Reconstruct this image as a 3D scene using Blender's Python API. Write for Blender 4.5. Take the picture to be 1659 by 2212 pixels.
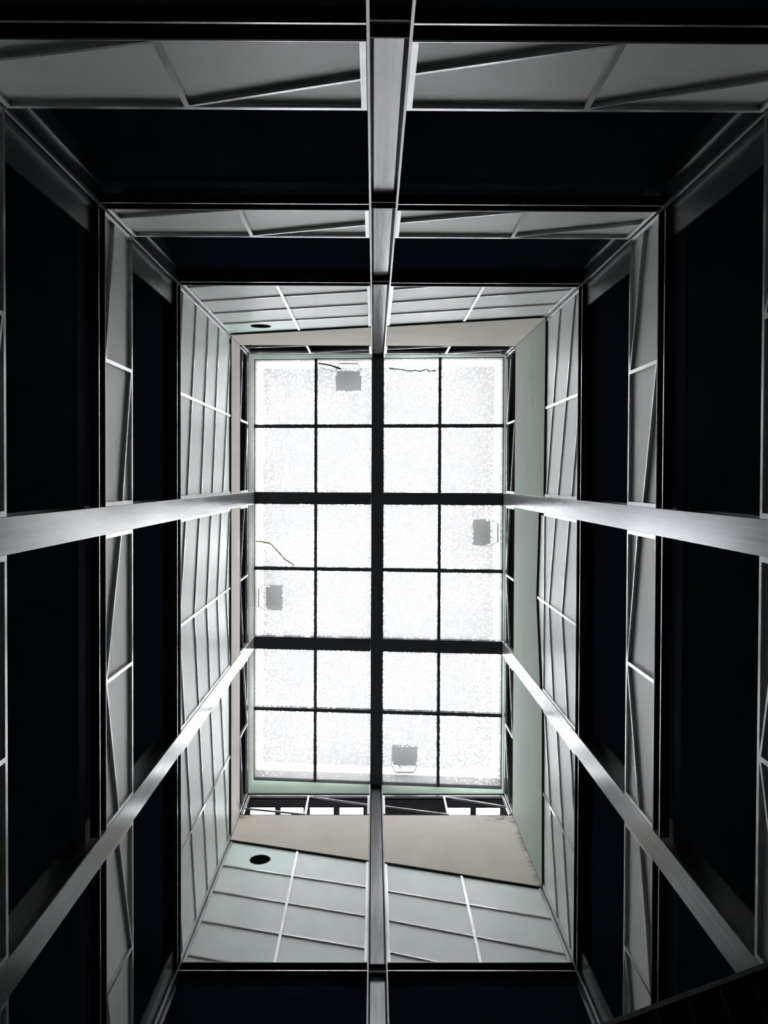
import bpy, bmesh, math, random
from mathutils import Vector, Matrix
C = bpy.context
for o in list(bpy.data.objects): bpy.data.objects.remove(o, do_unlink=True)
SC = C.scene
COL = SC.collection
random.seed(7)

# ------------------------------------------------------------------ camera
EYE = 1.5                                   # lens height above the atrium floor
def rot(a, b, c):
    X = Matrix.Rotation(a, 3, 'X'); Y = Matrix.Rotation(b, 3, 'Y'); Z = Matrix.Rotation(c, 3, 'Z')
    return Z @ X @ Y
R = rot(0.0169, -0.0048, 0.0037)            # rows: image right, image down, view direction
cam = bpy.data.cameras.new('camera'); camo = bpy.data.objects.new('camera', cam); COL.objects.link(camo)
cam.sensor_fit = 'VERTICAL'; cam.sensor_height = 36.0; cam.lens = 36.0 * 1700 / 2212
cam.shift_x = 14.43 / 2212; cam.shift_y = -41.49 / 2212
cam.clip_start = 0.05; cam.clip_end = 400
M = Matrix((R[0], -R[1], -R[2])).transposed().to_4x4(); M.translation = (0, 0, EYE)
camo.matrix_world = M
SC.camera = camo

# ------------------------------------------------------------------ sky, exposure
w = bpy.data.worlds.new('overcast_sky'); SC.world = w; w.use_nodes = True
nt = w.node_tree; nt.nodes.clear()
out = nt.nodes.new('ShaderNodeOutputWorld'); bg = nt.nodes.new('ShaderNodeBackground')
tc = nt.nodes.new('ShaderNodeTexCoord'); nz = nt.nodes.new('ShaderNodeTexNoise'); rp = nt.nodes.new('ShaderNodeValToRGB')
nz.inputs['Scale'].default_value = 3.0; nz.inputs['Detail'].default_value = 3
rp.color_ramp.elements[0].position = .35; rp.color_ramp.elements[0].color = (.90, .93, 1, 1)
rp.color_ramp.elements[1].position = .65; rp.color_ramp.elements[1].color = (1, 1, 1, 1)
nt.links.new(tc.outputs['Generated'], nz.inputs['Vector']); nt.links.new(nz.outputs['Fac'], rp.inputs['Fac'])
nt.links.new(rp.outputs['Color'], bg.inputs['Color']); nt.links.new(bg.outputs[0], out.inputs['Surface'])
bg.inputs['Strength'].default_value = 18.0
SC.view_settings.view_transform = 'Standard'; SC.view_settings.look = 'None'
SC.view_settings.gamma = 1; SC.view_settings.use_curve_mapping = False
SC.view_settings.exposure = 0.0
SC.cycles.max_bounces = 12; SC.cycles.diffuse_bounces = 8; SC.cycles.glossy_bounces = 6; SC.cycles.transparent_max_bounces = 16

# ------------------------------------------------------------------ materials
def mat(name, col, rough=.5, metal=0., var=.06, scale=3., spec=.5, streak=None, bump=0.):
    m = bpy.data.materials.new(name); m.use_nodes = True
    t = m.node_tree; b = t.nodes['Principled BSDF']
    b.inputs['Metallic'].default_value = metal; b.inputs['Specular IOR Level'].default_value = spec
    g = t.nodes.new('ShaderNodeNewGeometry'); mp = t.nodes.new('ShaderNodeMapping'); n = t.nodes.new('ShaderNodeTexNoise')
    mp.inputs['Scale'].default_value = streak or (1, 1, 1)
    n.inputs['Scale'].default_value = scale; n.inputs['Detail'].default_value = 5
    t.links.new(g.outputs['Position'], mp.inputs['Vector']); t.links.new(mp.outputs[0], n.inputs['Vector'])
    r = t.nodes.new('ShaderNodeValToRGB'); e = r.color_ramp.elements
    e[0].position = .3; e[1].position = .7
    e[0].color = tuple(c * (1 - var) for c in col) + (1,); e[1].color = tuple(min(1, c * (1 + var)) for c in col) + (1,)
    t.links.new(n.outputs['Fac'], r.inputs['Fac']); t.links.new(r.outputs[0], b.inputs['Base Color'])
    mr = t.nodes.new('ShaderNodeMapRange'); mr.inputs['To Min'].default_value = max(.02, rough - .06); mr.inputs['To Max'].default_value = rough + .06
    t.links.new(n.outputs['Fac'], mr.inputs['Value']); t.links.new(mr.outputs[0], b.inputs['Roughness'])
    if bump:
        bp = t.nodes.new('ShaderNodeBump'); bp.inputs['Strength'].default_value = bump; bp.inputs['Distance'].default_value = .004
        t.links.new(n.outputs['Fac'], bp.inputs['Height']); t.links.new(bp.outputs[0], b.inputs['Normal'])
    return m
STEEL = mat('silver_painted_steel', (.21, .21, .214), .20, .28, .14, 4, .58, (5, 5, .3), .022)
SHADED = mat('shade_darkened_steel', (.06, .06, .063), .32, 0, .15, 4, .5)  # same column steel, darkened: shade on the rear parts put into the colour
HOLE = mat('painted_hole_darkness', (.004, .004, .004), .9, 0, .1, 4, 0)  # black that paints in the darkness behind the vent hole
CEILD = mat('grey_ceiling', (.17, .165, .175), .8, 0, .1, 2, .1)
BAR = mat('bright_flat_bar', (.46, .46, .465), .22, .35, .08, 6, .8)
DARK = mat('black_painted_steel', (.012, .013, .016), .55, 0, .15, 3, .25)
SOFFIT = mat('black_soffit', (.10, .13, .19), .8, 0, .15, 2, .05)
ROOFSTEEL = mat('charcoal_roof_steel', (.035, .036, .042), .5, 0, .1, 4, .3)
FROST = mat('frosted_glass', (.84, .845, .815), .42, 0, .05, 1.3, .35)
PANEL = mat('grey_green_glass_panel', (.70, .74, .715), .42, 0, .07, 1.6, .4, (1, 1, .6))
MINT = mat('mint_glass_panel', (.74, .85, .80), .42, 0, .04, 1.6, .4)
BEIGE = mat('beige_plaster', (.63, .58, .52), .85, 0, .05, 1.5, .2)
def stain(m, col, masks, amount):
    t = m.node_tree; b = t.nodes['Principled BSDF']; src = b.inputs['Base Color'].links[0].from_socket
    g = t.nodes.new('ShaderNodeNewGeometry'); sp = t.nodes.new('ShaderNodeSeparateXYZ'); t.links.new(g.outputs['Position'], sp.inputs[0])
    n = t.nodes.new('ShaderNodeTexNoise'); n.inputs['Scale'].default_value = 3.5; n.inputs['Detail'].default_value = 7
    mp = t.nodes.new('ShaderNodeMapping'); mp.inputs['Scale'].default_value = (1, 1, 2.2); t.links.new(g.outputs['Position'], mp.inputs[0]); t.links.new(mp.outputs[0], n.inputs['Vector'])
    tot = None
    for mk in masks:                                 # each mask: axis, where it starts, where it is full, for every bound
        prod = None
        for ax, a, c in mk:
            r = t.nodes.new('ShaderNodeMapRange'); r.inputs['From Min'].default_value = a; r.inputs['From Max'].default_value = c; t.links.new(sp.outputs[ax], r.inputs['Value'])
            if prod is None: prod = r.outputs[0]
            else:
                q = t.nodes.new('ShaderNodeMath'); q.operation = 'MULTIPLY'; t.links.new(prod, q.inputs[0]); t.links.new(r.outputs[0], q.inputs[1]); prod = q.outputs[0]
        if tot is None: tot = prod
        else:
            q = t.nodes.new('ShaderNodeMath'); q.operation = 'MAXIMUM'; t.links.new(tot, q.inputs[0]); t.links.new(prod, q.inputs[1]); tot = q.outputs[0]
    r = t.nodes.new('ShaderNodeMapRange'); r.inputs['From Min'].default_value = .42; r.inputs['From Max'].default_value = .62; t.links.new(n.outputs['Fac'], r.inputs['Value'])
    q = t.nodes.new('ShaderNodeMath'); q.operation = 'MULTIPLY'; t.links.new(tot, q.inputs[0]); t.links.new(r.outputs[0], q.inputs[1])
    q2 = t.nodes.new('ShaderNodeMath'); q2.operation = 'MULTIPLY'; t.links.new(q.outputs[0], q2.inputs[0]); q2.inputs[1].default_value = amount
    mx = t.nodes.new('ShaderNodeMixRGB'); t.links.new(q2.outputs[0], mx.inputs[0]); t.links.new(src, mx.inputs[1]); mx.inputs[2].default_value = col + (1,)
    t.links.new(mx.outputs[0], b.inputs['Base Color'])
stain(BEIGE, (.17, .12, .085), [[(0, 3.44, 3.57), (1, 8.0, 8.1)], [(0, 2.7, 3.3), (1, 8.0, 8.1), (2, 20.95, 21.3)], [(0, -3.0, -3.3), (1, 8.0, 8.1), (2, 21.0, 21.35)]], .85)
GREEN = mat('pale_green_plaster', (.38, .44, .385), .8, 0, .05, 1.8, .25, (1, .35, 1))
stain(GREEN, (.10, .12, .10), [[(0, 3.5, 3.55), (1, -2.62, -2.5), (1, -1.55, -1.7), (2, 19.42, 19.36), (2, 19.24, 19.30)], [(0, 3.5, 3.55), (1, -3.0, -2.9), (1, -2.1, -2.3), (2, 19.72, 19.69), (2, 19.62, 19.65)]], .6)
CURB = mat('green_curb_paint', (.27, .33, .275), .85, 0, .06, 2, .1)
FRAME = mat('matt_black_frame', (.018, .019, .019), .9, 0, .1, 3, .04)
WHITE = mat('weathered_render', (.085, .083, .081), .85, 0, .06, 2.5, .2)
LAMP = mat('weathered_lamp_grey', (.15, .145, .135), .6, .2, .3, 9)
BLACKC = mat('black_cable', (.03, .03, .03), .6)
YELLOWC = mat('yellowed_cable', (.42, .36, .22), .6)
TILE = mat('black_tile', (.010, .011, .014), .35, 0, .2, 6, .4)
DECK = mat('grout_grey', (.35, .35, .36), .8)
FLOORM = mat('dark_stone_floor', (.05, .05, .055), .5, 0, .2, 2)

GAP = (.485, .60); FILM = (.021, .032); VEIL = .038
XL, XR, YT, YB = -3.394, 3.590, -3.391, 8.591          # faces of the light well
def glass_mat(name, dirt):
    m = bpy.data.materials.new(name); m.use_nodes = True; t = m.node_tree; t.nodes.clear()
    N = t.nodes.new; L = t.links.new
    o = N('ShaderNodeOutputMaterial'); g = N('ShaderNodeNewGeometry')
    tr = N('ShaderNodeBsdfTransparent'); gl = N('ShaderNodeBsdfGlossy'); gl.inputs['Roughness'].default_value = .03
    if not dirt:
        mx = N('ShaderNodeMixShader'); fr = N('ShaderNodeFresnel'); fr.inputs['IOR'].default_value = 1.3
        tr.inputs['Color'].default_value = (.93, .95, .94, 1)
        L(fr.outputs[0], mx.inputs[0]); L(tr.outputs[0], mx.inputs[1]); L(gl.outputs[0], mx.inputs[2]); L(mx.outputs[0], o.inputs[0])
        return m
    tl = N('ShaderNodeBsdfTranslucent'); mx = N('ShaderNodeMixShader')
    # a matted film of dust with washed-clean gaps in it, plus grit and dried drops
    v1 = N('ShaderNodeTexVoronoi'); v1.inputs['Scale'].default_value = 22
    v2 = N('ShaderNodeTexVoronoi'); v2.inputs['Scale'].default_value = 7
    n1 = N('ShaderNodeTexNoise'); n1.inputs['Scale'].default_value = .8; n1.inputs['Detail'].default_value = 5
    n2 = N('ShaderNodeTexNoise'); n2.inputs['Scale'].default_value = 16; n2.inputs['Detail'].default_value = 7; n2.inputs['Roughness'].default_value = .62
    n3 = N('ShaderNodeTexNoise'); n3.inputs['Scale'].default_value = 6; n3.inputs['Detail'].default_value = 8; n3.inputs['Roughness'].default_value = .7
    for n in (v1, v2, n1, n2, n3): L(g.outputs['Position'], n.inputs['Vector'])
    def rng(src, a, b, c, d):
        r = N('ShaderNodeMapRange'); r.inputs['From Min'].default_value = a; r.inputs['From Max'].default_value = b
        r.inputs['To Min'].default_value = c; r.inputs['To Max'].default_value = d; L(src, r.inputs['Value']); return r.outputs[0]
    def op(k, a, b):
        q = N('ShaderNodeMath'); q.operation = k
        for n_, v in enumerate((a, b)):
            if hasattr(v, 'links'): L(v, q.inputs[n_])
            else: q.inputs[n_].default_value = v
        return q.outputs[0]
    def spots(v, r0, r1, amt):
        s = N('ShaderNodeSeparateColor'); L(v.outputs['Color'], s.inputs[0])
        size = rng(s.outputs[0], .55, 1, r0, r1)               # only some cells carry a spot
        d = op('SUBTRACT', size, v.outputs['Distance'])
        return op('MULTIPLY', rng(d, 0, .05, 0, 1), rng(s.outputs[1], 0, 1, .3 * amt, amt))
    bias = rng(n1.outputs[0], .35, .65, GAP[0], GAP[1])
    gap = rng(op('SUBTRACT', n2.outputs[0], bias), 0, .05, 0, 1)
    sp = N('ShaderNodeSeparateXYZ'); L(g.outputs['Position'], sp.inputs[0])       # film thinned in a strip along the parapet, so its band looks even
    ex = op('SUBTRACT', (XR - XL) / 2, op('ABSOLUTE', op('SUBTRACT', sp.outputs[0], (XR + XL) / 2), 0))
    ey = op('MINIMUM', op('SUBTRACT', sp.outputs[1], YT), op('SUBTRACT', YB - .20, sp.outputs[1]))
    rim = rng(op('ADD', op('MINIMUM', ex, ey), op('MULTIPLY', n2.outputs[0], .2)), .22, .34, 1, 0)
    gap = op('MAXIMUM', gap, op('MULTIPLY', rim, .42))
    film = rng(n3.outputs[0], .30, .70, FILM[0], FILM[1])
    keep = op('MAXIMUM', op('SUBTRACT', 1, op('ADD', spots(v1, -.03, .26, 1.), spots(v2, -.05, .12, .9))), .05)
    keep = op('ADD', op('MULTIPLY', keep, .35), .65)
    keep2 = rng(op('ADD', spots(v1, -.03, .26, 1.), spots(v2, -.05, .12, .9)), .1, .3, 1, 0)
    tv = op('MULTIPLY', op('ADD', op('MULTIPLY', film, 1), op('MULTIPLY', op('MULTIPLY', gap, keep2), .9)), keep)
    cc = N('ShaderNodeCombineColor'); [L(tv, cc.inputs[i]) for i in range(3)]
    L(cc.outputs[0], tr.inputs['Color']); tl.inputs['Color'].default_value = (.86, .86, .85, 1)
    mx.inputs[0].default_value = VEIL
    L(tr.outputs[0], mx.inputs[1]); L(tl.outputs[0], mx.inputs[2])
    L(mx.outputs[0], o.inputs[0])
    return m
DUSTY = glass_mat('dusty_skylight_glass', True)
CLEAR = glass_mat('clear_glass', False)
CLEAN = bpy.data.materials.new('clean_glass_side'); CLEAN.use_nodes = True
CLEAN.node_tree.nodes.clear(); _o = CLEAN.node_tree.nodes.new('ShaderNodeOutputMaterial'); _t = CLEAN.node_tree.nodes.new('ShaderNodeBsdfTransparent')
_t.inputs['Color'].default_value = (.97, .98, .975, 1); CLEAN.node_tree.links.new(_t.outputs[0], _o.inputs[0])
def two_faced(o):                                   # the dirt lies on one side of the pane only
    o.data.materials.append(CLEAN)
    for p in o.data.polygons: p.material_index = 0 if p.normal.z < -.5 else 1
    return o

# ------------------------------------------------------------------ helpers
def wp(wall, s, d, z):
    """wall-local (along, outward, height above lens) -> world"""
    if wall == 'T': return Vector((s, YT - d, z + EYE))
    if wall == 'B': return Vector((s, YB + d, z + EYE))
    if wall == 'L': return Vector((XL - d, s, z + EYE))
    return Vector((XR + d, s, z + EYE))
def zr(x): return 22.33 - .0917 * (x - XL)          # underside of the sloping roof frame
def add_prism(bm, lo, hi):
    a = [bm.verts.new(p) for p in lo]; b = [bm.verts.new(p) for p in hi]; n = len(a)
    bm.faces.new(a); bm.faces.new(b[::-1])
    for i in range(n): bm.faces.new((a[i], b[i], b[(i + 1) % n], a[(i + 1) % n]))
def add_box(bm, x0, x1, y0, y1, z0, z1):
    add_prism(bm, [(x0, y0, z0), (x1, y0, z0), (x1, y1, z0), (x0, y1, z0)], [(x0, y0, z1), (x1, y0, z1), (x1, y1, z1), (x0, y1, z1)])
def add_poly(bm, wall, pts, d0, d1):
    add_prism(bm, [wp(wall, s, d0, z) for s, z in pts], [wp(wall, s, d1, z) for s, z in pts])
def add_wbox(bm, wall, s0, s1, z0, z1, d0, d1): add_poly(bm, wall, [(s0, z0), (s1, z0), (s1, z1), (s0, z1)], d0, d1)
def add_tube(bm, pts, r, n=6):
    pts = [Vector(p) for p in pts]; rings = []
    for i, p in enumerate(pts):
        t = (pts[min(i + 1, len(pts) - 1)] - pts[max(i - 1, 0)]).normalized()
        u = t.orthogonal().normalized(); v = t.cross(u)
        if rings:                                   # keep the ring aligned with the previous one
            u = (pu - t * pu.dot(t)).normalized(); v = t.cross(u)
        pu = u
        rings.append([bm.verts.new(p + r * (math.cos(2 * math.pi * k / n) * u + math.sin(2 * math.pi * k / n) * v)) for k in range(n)])
    for a, b in zip(rings, rings[1:]):
        for k in range(n): bm.faces.new((a[k], a[(k + 1) % n], b[(k + 1) % n], b[k]))
    bm.faces.new(rings[0][::-1]); bm.faces.new(rings[-1])
def obj(name, bm, m, parent=None, bevel=0., smooth=False):
    if bevel:
        bmesh.ops.bevel(bm, geom=list(bm.edges), offset=bevel, segments=1, affect='EDGES')
    bmesh.ops.recalc_face_normals(bm, faces=bm.faces)
    org = Vector((0, 0, 0))
    if parent is None:                              # a thing of one mesh: origin at its base
        vs = [v.co for v in bm.verts]
        org = Vector(((min(v.x for v in vs) + max(v.x for v in vs)) / 2, (min(v.y for v in vs) + max(v.y for v in vs)) / 2, min(v.z for v in vs)))
    else:
        q = parent
        while q: org = org + q.location; q = q.parent
    bmesh.ops.translate(bm, verts=bm.verts, vec=-org)
    me = bpy.data.meshes.new(name); bm.to_mesh(me); bm.free()
    if smooth: [setattr(p, 'use_smooth', True) for p in me.polygons]
    o = bpy.data.objects.new(name, me); COL.objects.link(o); me.materials.append(m)
    if parent is None: o.location = org
    else: o.parent = parent
    return o
def tag(o, label, cat, group=None):
    o['label'] = label; o['category'] = cat
    if group: o['group'] = group
    return o
def thing(name, label, cat, loc, group=None):
    o = bpy.data.objects.new(name, None); COL.objects.link(o); o.location = loc; o.empty_display_size = .3
    return tag(o, label, cat, group)
def struct(name, bm, m, parent=None):
    o = obj(name, bm, m, parent)
    o['kind'] = 'structure'
    return o
def new(): return bmesh.new()
def clip(poly, a, b, c):
    """keep a*s + b*z + c >= 0"""
    r = []
    for i in range(len(poly)):
        p, q = poly[i], poly[(i + 1) % len(poly)]
        fp = a * p[0] + b * p[1] + c; fq = a * q[0] + b * q[1] + c
        if fp >= 0: r.append(p)
        if fp * fq < 0:
            t = fp / (fp - fq); r.append((p[0] + t * (q[0] - p[0]), p[1] + t * (q[1] - p[1])))
    return r
def above(poly, l, off=0):                          # l = (s0, z0, s1, z1)
    k = (l[3] - l[1]) / (l[2] - l[0]); return clip(poly, -k, 1, -(l[1] - k * l[0]) - off)
def below(poly, l, off=0):
    k = (l[3] - l[1]) / (l[2] - l[0]); return clip(poly, k, -1, (l[1] - k * l[0]) + off)
def area(p): return abs(sum(p[i][0] * p[(i + 1) % len(p)][1] - p[(i + 1) % len(p)][0] * p[i][1] for i in range(len(p)))) / 2

# ------------------------------------------------------------------ layout, heights above the lens
LEV = [(1.98, 2.22), (5.90, 6.15), (9.74, 9.98), (13.61, 13.86)]          # edge beams: underside, top
BAYS = {'T': [(XL, -.07), (.285, XR)], 'B': [(XL, -.08), (.277, XR)],
        'L': [(YT, .358), (.712, 4.478), (4.835, YB)], 'R': [(YT, .352), (.697, 4.460), (4.835, YB)]}
MIDS = {'T': [-1.71, 1.93], 'B': [-1.73, 1.94], 'L': [-1.50, 2.60, 6.63], 'R': [-1.51, 2.57, 6.62]}
SIDE = {'T': 'top', 'B': 'bottom', 'L': 'left', 'R': 'right'}
BAYN = {'T': ['left of the column', 'right of the column'], 'B': ['left of the column', 'right of the column'],
        'L': ['uppermost bay', 'middle bay', 'lowest bay'], 'R': ['uppermost bay', 'middle bay', 'lowest bay']}
def place(wall, i): return '%s side of the photo, %s' % (SIDE[wall], BAYN[wall][i])

# ------------------------------------------------------------------ the setting: floors, corridor walls
DEP = 3.2
def ring(name, z0, z1, d0, m):
    bm = new(); x0, x1, y0, y1 = XL - d0, XR + d0, YT - d0, YB + d0; X0, X1, Y0, Y1 = XL - DEP, XR + DEP, YT - DEP, YB + DEP
    add_box(bm, X0, X1, Y0, y0, z0 + EYE, z1 + EYE); add_box(bm, X0, X1, y1, Y1, z0 + EYE, z1 + EYE)
    add_box(bm, X0, x0, y0, y1, z0 + EYE, z1 + EYE); add_box(bm, x1, X1, y0, y1, z0 + EYE, z1 + EYE)
    return struct(name, bm, m)
bm = new(); add_box(bm, XL - DEP, XR + DEP, YT - DEP, YB + DEP, -.2, 0); struct('floor', bm, FLOORM)
for z0, z1 in LEV: ring('floor', z0 + .01, z1 - .01, .26, SOFFIT)
ring('floor', 19.84, 20.0, .26, CEILD)
TOPC = 22.15
for nm, b in (('wall_top_corridor', (XL - DEP - .2, XR + DEP + .2, YT - DEP - .2, YT - DEP)), ('wall_bottom_corridor', (XL - DEP - .2, XR + DEP + .2, YB + DEP, YB + DEP + .2)),
              ('wall_left_corridor', (XL - DEP - .2, XL - DEP, YT - DEP, YB + DEP)), ('wall_right_corridor', (XR + DEP, XR + DEP + .2, YT - DEP, YB + DEP))):
    bm = new(); add_box(bm, *b, 0, 23.9); struct(nm, bm, SOFFIT)

# ------------------------------------------------------------------ columns
def zt(x): return zr(x) + EYE - .002
def h_column(wall, s0, s1, label):
    """H section, web towards the light well, flange tips flush with the wall plane"""
    x = (s0 + s1) / 2; top = zr(x) - .005; c = wp(wall, x, .18, -EYE)
    t = thing('steel_column', label, 'column', c, 'steel columns of the light well')
    for a, b in ((s0, s0 + .024), (s1 - .024, s1)):
        bm = new(); add_wbox(bm, wall, a, b, -EYE, top, -.012, .36); obj('flange', bm, STEEL, t)
    g = .024
    bm = new()
    def prof(d): return d
    # web with chamfered root fillets either side
    P = [(s0 + .024, .17), (s0 + .024 + .012, .165), (s0 + .024 + g, .118), (s0 + .032 + g, .11), (s1 - .032 - g, .11), (s1 - .024 - g, .118), (s1 - .036, .165), (s1 - .024, .17), (s1 - .024, .20), (s0 + .024, .20)]
    add_prism(bm, [wp(wall, s, d, -EYE) for s, d in P], [wp(wall, s, d, top) for s, d in P])
    obj('web', bm, STEEL, t)
    for z0, z1 in LEV:
        bm = new()
        add_wbox(bm, wall, s0 + .026, s1 - .026, z0, z0 + .022, .022, .16)
        add_wbox(bm, wall, s0 + .026, s1 - .026, z1 - .02, z1, .022, .16)
        add_wbox(bm, wall, s0 + .026, s1 - .026, z0 + .022, z1 - .02, .085, .10)
        obj('closing_plate', bm, DARK, t)
    return t
h_column('T', -.066, .287, 'grey steel column at the top of the photo, web between two bright flanges')
h_column('B', -.081, .278, 'grey steel column at the bottom of the photo, web between two bright flanges')
def i_column(wall, s0, s1, label):
    """I section, broad flange towards the light well"""
    top = zr(XL if wall == 'L' else XR) - .005; sm = (s0 + s1) / 2
    t = thing('steel_column', label, 'column', wp(wall, sm, .18, -EYE), 'steel columns of the light well')
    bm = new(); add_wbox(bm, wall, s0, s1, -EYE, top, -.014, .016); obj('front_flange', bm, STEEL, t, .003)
    bm = new(); add_wbox(bm, wall, sm - .012, sm + .012, -EYE, top, .016, .33); obj('web', bm, SHADED, t)
    bm = new(); add_wbox(bm, wall, s0, s1, -EYE, top, .33, .355); obj('back_flange', bm, SHADED, t)
    return t
i_column('L', .358, .712, 'broad bright steel column on the left, upper of the two, running almost level')
i_column('L', 4.478, 4.835, 'broad bright steel column on the left, lower of the two, running steeply diagonal')
i_column('R', .352, .697, 'broad bright steel column on the right, upper of the two, running almost level')
i_column('R', 4.460, 4.835, 'broad bright steel column on the right, lower of the two, running steeply diagonal')
def corner_column(wx, wy, label):
    sx = -1 if wx == 'L' else 1; sy = -1 if wy == 'T' else 1
    X = XL if wx == 'L' else XR; Y = YT if wy == 'T' else YB
    t = thing('corner_column', label, 'column', (X + sx * .1, Y + sy * .1, 0), 'corner columns')
    def bx(a, b, c, d, z0, z1):
        bm = new(); add_box(bm, min(X + sx * a, X + sx * b), max(X + sx * a, X + sx * b), min(Y + sy * c, Y + sy * d), max(Y + sy * c, Y + sy * d), z0, z1); return bm
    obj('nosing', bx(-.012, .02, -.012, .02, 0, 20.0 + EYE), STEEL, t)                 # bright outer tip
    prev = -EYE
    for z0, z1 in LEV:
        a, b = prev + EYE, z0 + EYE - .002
        obj('flange', bx(.066, .094, -.40, .02, a, b), SHADED, t)
        obj('web', bx(.022, .05, .02, .25, a, b), SHADED, t)
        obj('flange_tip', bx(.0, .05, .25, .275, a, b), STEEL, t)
        obj('back_flange', bx(.03, .06, .275, .50, a, b), SHADED, t)
        prev = z1 + .002
    return t
for wx in 'LR':
    for wy in 'TB':
        corner_column(wx, wy, 'slim corner column in the %s %s corner, thin bright edge between black openings' % (SIDE[wx], SIDE[wy]))

# ------------------------------------------------------------------ edge beams
LN = ['lowest', 'lower balustrade', 'upper balustrade', 'panelled walls']
def edge_beam(wall, i, k):
    s0, s1 = BAYS[wall][i]; z0, z1 = LEV[k]
    if wall in 'LR':                                # leave the mitre to the end walls' beams
        if i == 0: s0 += .022
        if i == 2: s1 -= .022
    else:
        if i == 0: s0 += .022
        else: s1 -= .022
    lab = 'black steel edge beam under the %s, %s' % (LN[k], place(wall, i)) if k else 'black steel edge beam of the first floor, %s' % place(wall, i)
    sm = (s0 + s1) / 2
    t = thing('edge_beam', lab, 'beam', wp(wall, sm, .1, z0), 'edge beams under the %s' % LN[k])
    def pl(za, zb, d0, d1, inset=0):
        bm = new()
        e0 = s0 + (d0 * 0); add_wbox(bm, wall, s0, s1, za, zb, d0, d1); return bm
    obj('bottom_flange', pl(z0, z0 + .022, .004, .12), DARK, t)
    obj('lit_flange_edge', pl(z0, z0 + .022, -.004, .004), BAR, t)  # light caught on the flange's front edge, put into a brighter strip
    obj('web', pl(z0 + .022, z1 - .02, .10, .115), DARK, t)
    obj('top_flange', pl(z1 - .02, z1, 0, .12), DARK, t)
    obj('lip', pl(z1 - .004, z1 + .006, -.004, .03), BAR, t)
    return t
for wall in 'TBLR':
    for i in range(len(BAYS[wall])):
        for k in range(4):
            edge_beam(wall, i, k)

# ------------------------------------------------------------------ balustrades
# per bay: (first half from, to, second half from, to) as fractions of the height
DIAG = {'T': [(.32, 0, 1, .53), (.44, 0, 1, .44)], 'B': [(.32, 0, 1, .53), (.44, 0, 1, .44)],
        'L': [(.33, 0, 1, .63), (.57, 0, 0, .45), (.48, 1, 0, .42)],
        'R': [(.50, 1, 0, .45), (.64, 1, 1, .50), (.46, 0, 1, .45)]}
def bay_ends(wall, i):
    s0, s1 = BAYS[wall][i]; n = len(BAYS[wall])
    return s0 + (.024 if i == 0 else .002), s1 - (.024 if i == n - 1 else .002)
def balustrade(wall, i, zb, ztop, glass, label, post=.052, rail=.045, bw=.032, mid=.05, name='balustrade', group=None):
    s0, s1 = bay_ends(wall, i); sm = MIDS[wall][i]
    t = thing(name, label, 'balustrade', wp(wall, (s0 + s1) / 2, .03, zb), group)
    F, G0, G1 = -.004, .045, .055
    for a, b in ((s0, s0 + post), (s1 - post, s1)):
        bm = new(); add_wbox(bm, wall, a, b, zb + .007, ztop - rail, F, .06); obj('post', bm, BAR, t)
    bm = new(); add_wbox(bm, wall, s0, s1, ztop - rail, ztop, F, .06); obj('top_rail', bm, BAR, t)
    bm = new(); add_wbox(bm, wall, sm - mid / 2, sm + mid / 2, zb + .007, ztop - rail, F, G0); obj('mid_bar', bm, BAR, t)
    f = DIAG[wall][i]; lo, hi = zb + .01, ztop - rail; H = hi - lo
    for (a, b, fa, fb) in ((s0 + post, sm - mid / 2, f[0], f[1]), (sm + mid / 2, s1 - post, f[2], f[3])):
        za = lo + H * fa + (bw / 2 if fa == 0 else -bw / 2 if fa == 1 else 0); zc = lo + H * fb + (bw / 2 if fb == 0 else -bw / 2 if fb == 1 else 0)
        l = (a, za, b, zc)
        bm = new(); add_poly(bm, wall, [(a, za - bw / 2), (b, zc - bw / 2), (b, zc + bw / 2), (a, za + bw / 2)], F, G0); obj('diagonal_bar', bm, BAR, t)
        rect = [(a, lo), (b, lo), (b, hi), (a, hi)]
        for p in (above(rect, l, .001), below(rect, l, -.001)):
            if glass and area(p) > .002:
                bm = new(); add_poly(bm, wall, p, G0, G1); obj('glass_pane', bm, glass, t)
    return t
for wall in 'TLR':
    for i in range(len(BAYS[wall])):
        balustrade(wall, i, 6.15, 7.285, FROST, 'frosted balustrade, lower tier, %s' % place(wall, i), group='frosted balustrades of the lower tier')
        balustrade(wall, i, 9.98, 11.10, FROST, 'frosted balustrade, upper tier, %s' % place(wall, i), group='frosted balustrades of the upper tier')
for wall in 'TBLR':
    for i in range(len(BAYS[wall])):
        balustrade(wall, i, 20.06, 21.25, None, 'open barred screen under the skylight, %s' % place(wall, i), rail=.03, bw=.03, mid=.05, name='barred_screen', group='barred screens under the skylight')

# ------------------------------------------------------------------ panelled walls above the upper opening
PB = 13.862
NONE = None
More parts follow.
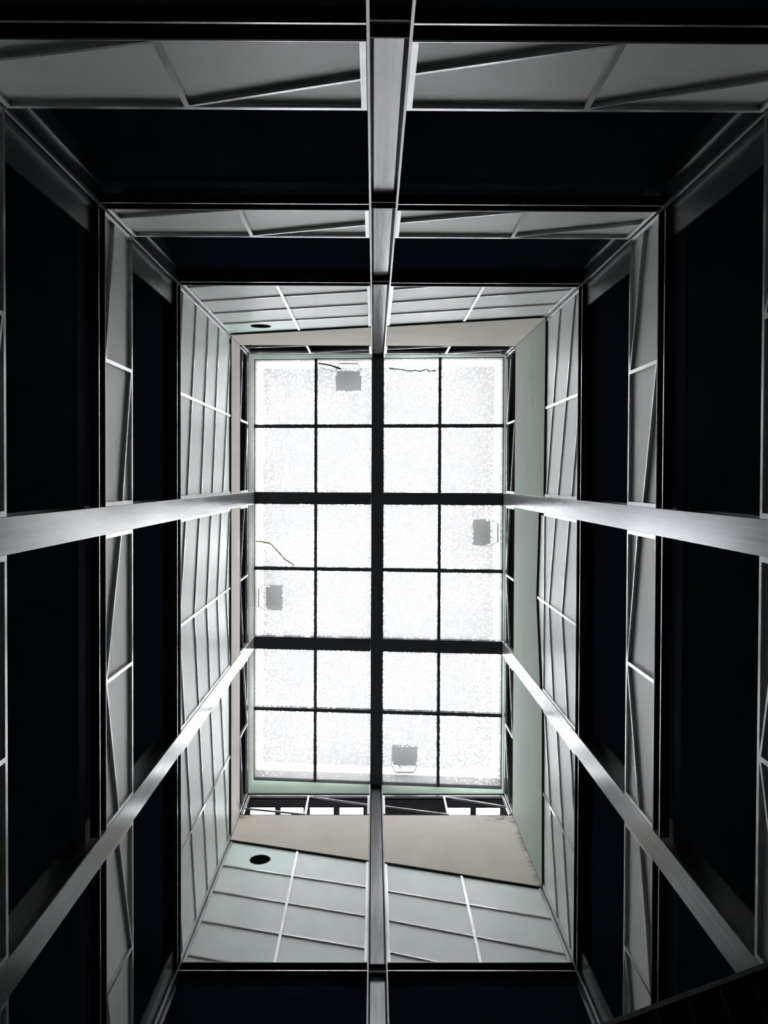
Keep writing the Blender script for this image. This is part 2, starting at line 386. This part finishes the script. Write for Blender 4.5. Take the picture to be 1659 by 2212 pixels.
# per bay: lines as (z at start, z at mid, z at end); top edge the same way
def lin(wall, i, a, b):
    s0, s1 = BAYS[wall][i]; m = MIDS[wall][i]; return (a, a + (b - a) * (m - s0) / (s1 - s0), b)
SCR = {}
for W in 'TB':
    SCR[W] = [([lin(W, 0, a, b) for a, b in ((14.12, 13.22), (15.22, 14.30), (16.33, 15.37), (17.43, 16.47))], lin(W, 0, 18.58, 17.56)),
              ([lin(W, 1, a, b) for a, b in ((14.21, 13.05), (15.25, 14.13), (16.34, 15.28))], lin(W, 1, 17.49, 16.42))]
SCR['L'] = [([lin('L', 0, a, b) for a, b in ((14.12, 13.40), (15.18, 14.44), (16.29, 15.58), (17.40, 16.68), (18.80, 17.86))], (18.74,) * 3),
            ([(14.33, 13.84, 14.24), (15.45, 14.99, 15.40), (16.55, 16.12, 16.46), (17.66, 17.22, 17.56), (18.72, 18.24, 18.70)], (18.74,) * 3),
            ([lin('L', 2, a, b) for a, b in ((13.26, 14.08), (14.36, 15.16), (15.44, 16.22), (16.52, 17.28), (17.63, 18.48))], (18.74,) * 3)]
SCR['R'] = [([lin('R', 0, a, b) for a, b in ((13.20, 14.33), (14.15, 15.38), (15.30, 16.40))], lin('R', 0, 16.46, 16.55)),
            ([(14.46, 14.98, 14.48), (15.55, 16.10, 15.64)], (16.55,) * 3),
            ([lin('R', 2, a, b) for a, b in ((14.31, 13.14), (15.36, 14.18), (16.44, 15.18))], lin('R', 2, 16.56, 16.44))]
RTOP = (17.0, 17.22, 16.74)                          # raised gable-shaped head over the right wall's middle bay
def pane_with_hole(wall, poly, c, r, d0, d1, m, t):
    bm = new(); ed = []
    for loop in (poly, [(c[0] + r * math.cos(2 * math.pi * k / 32), c[1] + r * math.sin(2 * math.pi * k / 32)) for k in range(32)]):
        vs = [bm.verts.new(wp(wall, s, d0, z)) for s, z in loop]
        ed += [bm.edges.new((vs[k], vs[(k + 1) % len(vs)])) for k in range(len(vs))]
    bmesh.ops.triangle_fill(bm, use_beauty=True, use_dissolve=False, edges=ed)
    g = bmesh.ops.extrude_face_region(bm, geom=bm.faces[:])
    off = wp(wall, 0, d1, 0) - wp(wall, 0, d0, 0)
    bmesh.ops.translate(bm, verts=[v for v in g['geom'] if isinstance(v, bmesh.types.BMVert)], vec=off)
    o = obj('panel', bm, m, t); o['label'] = 'mint coloured panel with a round vent hole'
    bm = new()
    pts = [(c[0] + (r + .03) * math.cos(2 * math.pi * k / 24), c[1] + (r + .03) * math.sin(2 * math.pi * k / 24)) for k in range(24)]
    add_poly(bm, wall, pts, d1 + .001, d1 + .012)
    obj('dark_hole_disc', bm, HOLE, t)  # flat black disc in place of a deep, shaded hole
def panel_wall(wall, i):
    lines, top = SCR[wall][i]
    s0, s1 = bay_ends(wall, i); sm = MIDS[wall][i]; post, mid, bw = .055, .055, .034
    t = thing('panelled_wall', 'slanted grey-green panels, %s' % place(wall, i), 'wall panelling', wp(wall, (s0 + s1) / 2, .03, PB), 'grey-green panelled bays')
    F, G0, G1 = .008, .036, .05
    def topz(s):
        if s <= sm: return top[0] + (top[1] - top[0]) * (s - s0) / (sm - s0)
        return top[1] + (top[2] - top[1]) * (s - sm) / (s1 - sm)
    for a, b in ((s0, s0 + post), (s1 - post, s1)):
        bm = new(); add_poly(bm, wall, [(a, PB), (b, PB), (b, topz(b)), (a, topz(a))], F, .055); obj('post', bm, BAR, t)
    a, b = sm - mid / 2, sm + mid / 2
    tm = topz(sm) if not (wall == 'R' and i == 1) else 16.55
    bm = new(); add_poly(bm, wall, [(a, PB), (b, PB), (b, topz(b)), (a, topz(a))], F, G0); obj('mid_bar', bm, BAR, t)
    halves = ((s0 + post, sm - mid / 2, s0, sm, 0), (sm + mid / 2, s1 - post, sm, s1, 1))
    for a, b, A, B, h in halves:
        T_ = (a, topz(a), b, topz(b))
        rect = [(a, PB), (b, PB), (b, topz(b)), (a, topz(a))]
        L_ = []
        for l in lines:
            k = (l[h + 1] - l[h]) / (B - A); L_.append((a, l[h] + k * (a - A), b, l[h] + k * (b - A)))
        for l in L_:                                 # the slanted bars, cut off at foot and head
            p = below(above(rect, l, -bw / 2), l, bw / 2)
            if area(p) > .001: bm = new(); add_poly(bm, wall, p, F, G0); obj('slanted_bar', bm, BAR, t)
        cuts = [None] + L_ + [None]
        for q in range(len(cuts) - 1):
            p = rect
            if cuts[q]: p = above(p, cuts[q], .001)
            if cuts[q + 1] and len(p) > 2: p = below(p, cuts[q + 1], -.001)
            if len(p) < 3 or area(p) < .002: continue
            if wall in 'TB' and i == 0 and h == 0 and q == len(cuts) - 2:
                pane_with_hole(wall, p, (-2.545, 17.72), .235, G0, G1, MINT, t)
            else:
                bm = new(); add_poly(bm, wall, p, G0, G1); obj('panel', bm, PANEL, t)
    if wall == 'R' and i == 1:                       # small raised head
        a, b = s0 + post, s1 - post
        for (p, q) in (((a, RTOP[0]), (sm - mid / 2, RTOP[1])), ((sm + mid / 2, RTOP[1]), (b, RTOP[2]))):
            bm = new(); add_poly(bm, wall, [(p[0], 16.59), (q[0], 16.59), q, p], G0, G1); obj('panel', bm, PANEL, t)
        bm = new(); add_wbox(bm, wall, s0, s1, 16.552, 16.588, F, G0); obj('slanted_bar', bm, BAR, t)
        bm = new(); add_poly(bm, wall, [(sm - mid / 2, 16.59), (sm + mid / 2, 16.59), (sm + mid / 2, RTOP[1]), (sm - mid / 2, RTOP[1])], F, G0); obj('mid_bar', bm, BAR, t)
    return t
for wall in 'TBLR':
    for i in range(len(BAYS[wall])): panel_wall(wall, i)

# ------------------------------------------------------------------ plaster walls above the panels, with a dark ledge
BT, LT, CT = 20.0, 21.30, 21.40
def head(wall, i):
    _, top = SCR[wall][i]
    return RTOP if wall == 'R' and i == 1 else top
for wall, nm in (('T', 'wall_top'), ('B', 'wall_bottom'), ('L', 'wall_left'), ('R', 'wall_right')):
    bm = new(); bl = new(); bk = new(); bc = new()
    for i in range(len(BAYS[wall])):
        s0, s1 = BAYS[wall][i]; sm = MIDS[wall][i]; h = head(wall, i)
        e0, e1 = s0, s1
        if i == 0: e0 += .0 if wall in 'LR' else .0
        pts = [(s0, h[0] + .05), (sm, h[1] + .05), (s1, h[2] + .05), (s1, BT), (s0, BT)]
        add_poly(bm, wall, pts, 0, .09)
        for (a, ha, b, hb) in ((s0, h[0], sm, h[1]), (sm, h[1], s1, h[2])):
            add_poly(bl, wall, [(a, ha + .002), (b, hb + .002), (b, hb + .049), (a, ha + .049)], -.003, .09)
        add_wbox(bk, wall, s0, s1, PB, BT - .05, .094, .2)
        add_wbox(bl, wall, s0 + .03, s1 - .03, BT, BT + .045, .002, .09)               # sill line
        add_wbox(bl, wall, s0 + .03, s1 - .03, 21.26, CT, .004, .12)                   # lintel
        za = [zr(wp(wall, s, 0, 0).x) - .003 for s in (s0, s1)]
        add_poly(bc, wall, [(s0, CT + .002), (s1, CT + .002), (s1, za[1]), (s0, za[0])], 0, .12)
    o = struct(nm, bm, GREEN if wall == 'R' else BEIGE)
    q = obj('ledge', bl, FRAME, o); q['label'] = 'dark metal ledge and sill lines'
    q = obj('backing', bk, DARK, o)
    q = obj('curb', bc, CURB, o); q['label'] = 'pale green curb below the skylight'

# ------------------------------------------------------------------ corridor ceiling of the top storey, roof windows on the bottom side
bm = new()
cz0, cz1 = TOPC + EYE, TOPC + .12 + EYE
X0, X1, Y0, Y1 = XL - DEP, XR + DEP, YT - DEP, YB + DEP
add_box(bm, X0, X1, Y0, YT - .12, cz0, cz1); add_box(bm, X0, XL - .12, YT - .12, YB + .12, cz0, cz1); add_box(bm, XR + .12, X1, YT - .12, YB + .12, cz0 - .55, cz1 - .55)
WX = [(-3.48, -2.74), (-2.62, -1.94), (-1.79, -1.08), (-.95, -.24), (2.11, 2.80), (2.92, 3.64)]
WY0, WY1 = YB + .69, YB + 1.55
add_box(bm, X0, X1, YB + .12, WY0, cz0, cz1); add_box(bm, X0, X1, WY1, Y1, cz0, cz1)
xs = [X0] + [v for p in WX for v in p] + [X1]
for a, b in zip(xs[::2], xs[1::2]): add_box(bm, a, b, WY0, WY1, cz0, cz1)
struct('ceiling', bm, CEILD)
for n, (a, b) in enumerate(WX):
    bm = new()
    for q in ((a, b, WY0, WY0 + .02), (a, b, WY1 - .02, WY1), (a, a + .02, WY0 + .02, WY1 - .02), (b - .02, b, WY0 + .02, WY1 - .02)): add_box(bm, *q, cz0 - .01, cz1 + .01)
    o = struct('window_%d' % (n + 1), bm, ROOFSTEEL)
    bm = new(); add_box(bm, a + .02, b - .02, WY0 + .02, WY1 - .02, cz0 + .07, cz0 + .08); obj('pane', bm, CLEAR, o)

# ------------------------------------------------------------------ skylight
GH = .22                                             # frame height below the glass
def add_roofbox(bm, x0, x1, y0, y1, a, b):
    add_prism(bm, [(x0, y0, zr(x0) + EYE + a), (x1, y0, zr(x1) + EYE + a), (x1, y1, zr(x1) + EYE + a), (x0, y1, zr(x0) + EYE + a)],
              [(x0, y0, zr(x0) + EYE + b), (x1, y0, zr(x1) + EYE + b), (x1, y1, zr(x1) + EYE + b), (x0, y1, zr(x0) + EYE + b)])
BX = (-.07, .283); BY = ((.362, .706), (4.475, 4.83))
bm = new(); add_roofbox(bm, BX[0], BX[1], YT, YB, 0, .30)
tag(obj('roof_beam', bm, ROOFSTEEL, None, .004), 'long charcoal roof beam down the middle of the skylight', 'beam')
for (y0, y1), nme in zip(BY, ('upper', 'lower')):
    t = thing('roof_beam', '%s of the two charcoal cross beams under the skylight' % nme, 'beam', (.1, (y0 + y1) / 2, zr(.1) + EYE))
    for a, b in ((XL + .001, BX[0] - .001), (BX[1] + .001, XR - .001)):
        bm = new(); add_roofbox(bm, a, b, y0, y1, .001, .30); obj('beam_half', bm, ROOFSTEEL, t)
sky = thing('skylight', 'large dusty glass skylight of twenty-four panes closing the shaft', 'skylight', (.1, 2.6, zr(.1) + EYE + GH))
cols = [(XL, BX[0]), (BX[1], XR)]; mx = [-1.635, 1.84]
rows = [(YT, BY[0][0]), (BY[0][1], BY[1][0]), (BY[1][1], YB)]; my = [-1.50, 2.54, 6.555]
mh = .041
bm = new()
for q in ((XL, XR, YT - .06, YT), (XL, XR, YB, YB + .06), (XL - .06, XL, YT, YB), (XR, XR + .06, YT, YB)): add_roofbox(bm, *q, 0, GH + .06)
obj('perimeter_frame', bm, FRAME, sky)
for (cx0, cx1), m_ in zip(cols, mx):
    for (ry0, ry1), n_ in zip(rows, my):
        bm = new(); add_roofbox(bm, m_ - mh, m_ + mh, ry0, ry1, .06, GH); obj('mullion', bm, ROOFSTEEL, sky)
        for a, b in ((cx0, m_ - mh), (m_ + mh, cx1)):
            bm = new(); add_roofbox(bm, a, b, n_ - mh - .008, n_ + mh + .008, .06, GH); obj('glazing_bar', bm, ROOFSTEEL, sky)
            for c, d in ((ry0, n_), (n_, ry1)):
                A = a - (mh if a == m_ + mh else 0); B = b + (mh if b == m_ - mh else 0)
                bm = new(); add_roofbox(bm, A + .002, B - .002, c + .002, d - .002, GH, GH + .012); two_faced(obj('glass_pane', bm, DUSTY, sky))
# parapet standing round the glass
bm = new(); PH = 1.0
for q in ((XL - .35, XR + .35, YT - .25, YT - .061), (XL - .35, XR + .35, YB + .061, YB + .25), (XL - .25, XL - .061, YT - .061, YB + .061), (XR + .061, XR + .25, YT - .061, YB + .061)):
    add_roofbox(bm, *q, .1, PH)
struct('wall_parapet', bm, WHITE)

# ------------------------------------------------------------------ floodlights on the parapet, looking out over the glass
def floodlight(cx, cy, ang, label, sw=.72, sl=.56, tilt=0., lead=None):
    """local +y points from the parapet out over the glass"""
    zg = zr(cx) + EYE + PH
    t = thing('floodlight', label, 'floodlight', (cx, cy, zg), 'floodlights on the parapet')
    t.rotation_euler = (0, 0, ang)
    def put(name, bm, m, par=t, **k):
        bmesh.ops.recalc_face_normals(bm, faces=bm.faces)
        me = bpy.data.meshes.new(name); bm.to_mesh(me); bm.free(); o = bpy.data.objects.new(name, me); COL.objects.link(o); me.materials.append(m); o.parent = par; return o
    y0 = .14
    bm = new(); x = sw / 2
    add_prism(bm, [(-x * .9, y0, -.02), (x * .9, y0, -.02), (x * .9, y0 + .13, -.06), (x, y0 + .135, -.06), (x, y0 + sl, -.06 - tilt), (-x, y0 + sl, -.06 - tilt), (-x, y0 + .135, -.06), (-x * .9, y0 + .13, -.06)],
              [(-x * .9, y0, .08), (x * .9, y0, .08), (x * .9, y0 + .13, .10), (x, y0 + .135, .10), (x, y0 + sl, .12), (-x, y0 + sl, .12), (-x, y0 + .135, .10), (-x * .9, y0 + .13, .10)])
    h = put('housing', bm, LAMP)
    bm = new()
    for k in range(7):
        xx = -x * .6 + k * x * .2; add_box(bm, xx - .006, xx + .006, y0 + .05, y0 + .3, -.095, -.06)
    f = put('cooling_fins', bm, LAMP, h)
    bm = new(); add_box(bm, -.12, .12, y0 + .32, y0 + .47, -.12, -.06); put('gear_box', bm, LAMP, h)
    bm = new()                                       # stirrup bracket with clipped corners
    P = [(-x - .012, y0 + .3), (-x - .012, y0 - .02), (-x * .72, -.10), (x * .72, -.10), (x + .012, y0 - .02), (x + .012, y0 + .3)]
    Q = [(-x - .002, y0 + .3), (-x - .002, y0 - .012), (-x * .70, -.055), (x * .70, -.055), (x + .002, y0 - .012), (x + .002, y0 + .3)]
    for k in range(5): add_prism(bm, [(*P[k], -.01), (*P[k + 1], -.01), (*Q[k + 1], -.01), (*Q[k], -.01)], [(*P[k], .05), (*P[k + 1], .05), (*Q[k + 1], .05), (*Q[k], .05)])
    put('bracket', bm, LAMP)
    bm = new()
    for s in (-.16, .16): add_box(bm, s - .008, s + .008, -.1, y0 + .01, .0, .02)
    put('bracket_bolt', bm, LAMP)
    if lead:
        bm = new(); add_tube(bm, lead[1], .011); put('lead', bm, lead[0])
    return t
floodlight(-.74, YT + .08, 0, 'grey floodlight over the top edge of the skylight beside the long beam', .74, .58,
           lead=(BLACKC, [(-.20, .2, -.10), (-.32, .22, -.12), (-.55, .14, -.12), (-.8, .05, -.1), (-1.1, 0, -.1)]))
floodlight(XR - .07, 1.52, math.pi / 2, 'brownish grey floodlight over the right edge of the skylight', .74, .50,
           lead=(YELLOWC, [(-.03, .42, -.1), (-.02, .40, -.13), (.10, .36, -.13), (.02, .25, -.13), (-.06, .08, -.12), (-.12, -.05, -.1)]))
floodlight(XL + .07, 3.52, -math.pi / 2, 'beige grey floodlight tipped towards the glass at the left edge', .72, .50, .1,
           lead=(YELLOWC, [(.05, .3, -.12), (.02, .2, -.14), (.05, .05, -.12), (.12, -.05, -.1)]))
floodlight(.94, YB - .08, math.pi, 'brown grey floodlight over the bottom edge of the skylight right of the long beam', .74, .56,
           lead=(YELLOWC, [(-.02, .34, -.12), (.02, .32, -.14), (.05, .24, -.14), (.12, .22, -.14), (.17, .27, -.14), (.16, .18, -.13), (.1, .04, -.12), (.1, -.08, -.08)]))

# ------------------------------------------------------------------ loose cables on the glass
def on_glass(pts, up=.03): return [(x, y, zr(x) + EYE + GH - up) for x, y in pts]     # clinging to the underside of the panes
bm = new(); add_tube(bm, on_glass([(-3.36, 1.78), (-3.2, 1.79), (-2.98, 1.83), (-2.9, 1.88), (-2.72, 2.07), (-2.52, 2.28), (-2.4, 2.36), (-2.27, 2.44), (-2.25, 2.47)]), .022)
tag(obj('cable', bm, YELLOWC), 'thin yellowed cable curling over the left skylight pane above the tipped floodlight', 'cable')
bm = new(); add_tube(bm, on_glass([(-1.58, -3.28), (-1.50, -3.27), (-1.36, -3.25), (-1.22, -3.22), (-1.1, -3.18), (-1.0, -3.14), (-.93, -3.12)], .03), .028)
tag(obj('cable', bm, BLACKC), 'black cable along the top edge of the skylight leading to a floodlight', 'cable')
bm = new(); add_tube(bm, on_glass([(.42, -3.13), (.6, -3.10), (.75, -3.09), (.95, -3.05), (1.15, -3.06), (1.3, -3.03), (1.45, -3.08), (1.56, -3.04), (1.75, -3.05)], .03), .022)
tag(obj('cable', bm, LAMP), 'thin grey wavy wire lying on the pane right of the long beam, top', 'cable')

# ------------------------------------------------------------------ dark tiled canopy at the lower right corner
u = Vector((.936, -.352, 0)).normalized(); nn = Vector((.352, .936, 0)).normalized(); zc = 3.5 + EYE
P0 = u * 0 + nn * 2.68
def cp(a, b, z): return P0 + u * a + nn * b + Vector((0, 0, z))
NA, NB, TS, A0 = 10, 9, .152, -.10
t = thing('canopy', 'black canopy with a square tiled underside in the lower right corner of the photo', 'canopy', cp(A0 + NA * TS / 2, NB * TS / 2, 0))
A1, B1 = A0 + NA * TS, NB * TS
bm = new(); add_prism(bm, [cp(A0, 0, zc), cp(A1, 0, zc), cp(A1, B1, zc), cp(A0, B1, zc)], [cp(A0, 0, zc + .02), cp(A1, 0, zc + .02), cp(A1, B1, zc + .02), cp(A0, B1, zc + .02)]); obj('deck', bm, DECK, t)
bm = new()
for a, b, c, d in ((A0 - .012, A1 + .012, -.012, 0), (A0 - .012, A1 + .012, B1, B1 + .012), (A0 - .012, A0, 0, B1), (A1, A1 + .012, 0, B1)):
    add_prism(bm, [cp(a, c, zc - .013), cp(b, c, zc - .013), cp(b, d, zc - .013), cp(a, d, zc - .013)], [cp(a, c, zc + .02), cp(b, c, zc + .02), cp(b, d, zc + .02), cp(a, d, zc + .02)])
obj('edge_trim', bm, DARK, t)
bm = new(); h = TS / 2 - .004; add_box(bm, -h, h, -h, h, -.012, 0)
bmesh.ops.recalc_face_normals(bm, faces=bm.faces); tm = bpy.data.meshes.new('tile'); bm.to_mesh(tm); bm.free(); tm.materials.append(TILE)
for i in range(NA):
    for j in range(NB):
        o = bpy.data.objects.new('tile', tm); COL.objects.link(o); o.parent = t
        o.location = cp(A0 + (i + .5) * TS, (j + .5) * TS, zc) - t.location; o.rotation_euler = (0, 0, math.atan2(u.y, u.x))
for a, b in ((A0 + .1, .35), (A1 - .1, .35), (A0 + .1, B1 - .1), (A1 - .1, B1 - .1)):
    q = cp(a, b, 0); bm = new(); add_box(bm, q.x - .04, q.x + .04, q.y - .04, q.y + .04, 0, zc - .012); obj('post', bm, DARK, t)
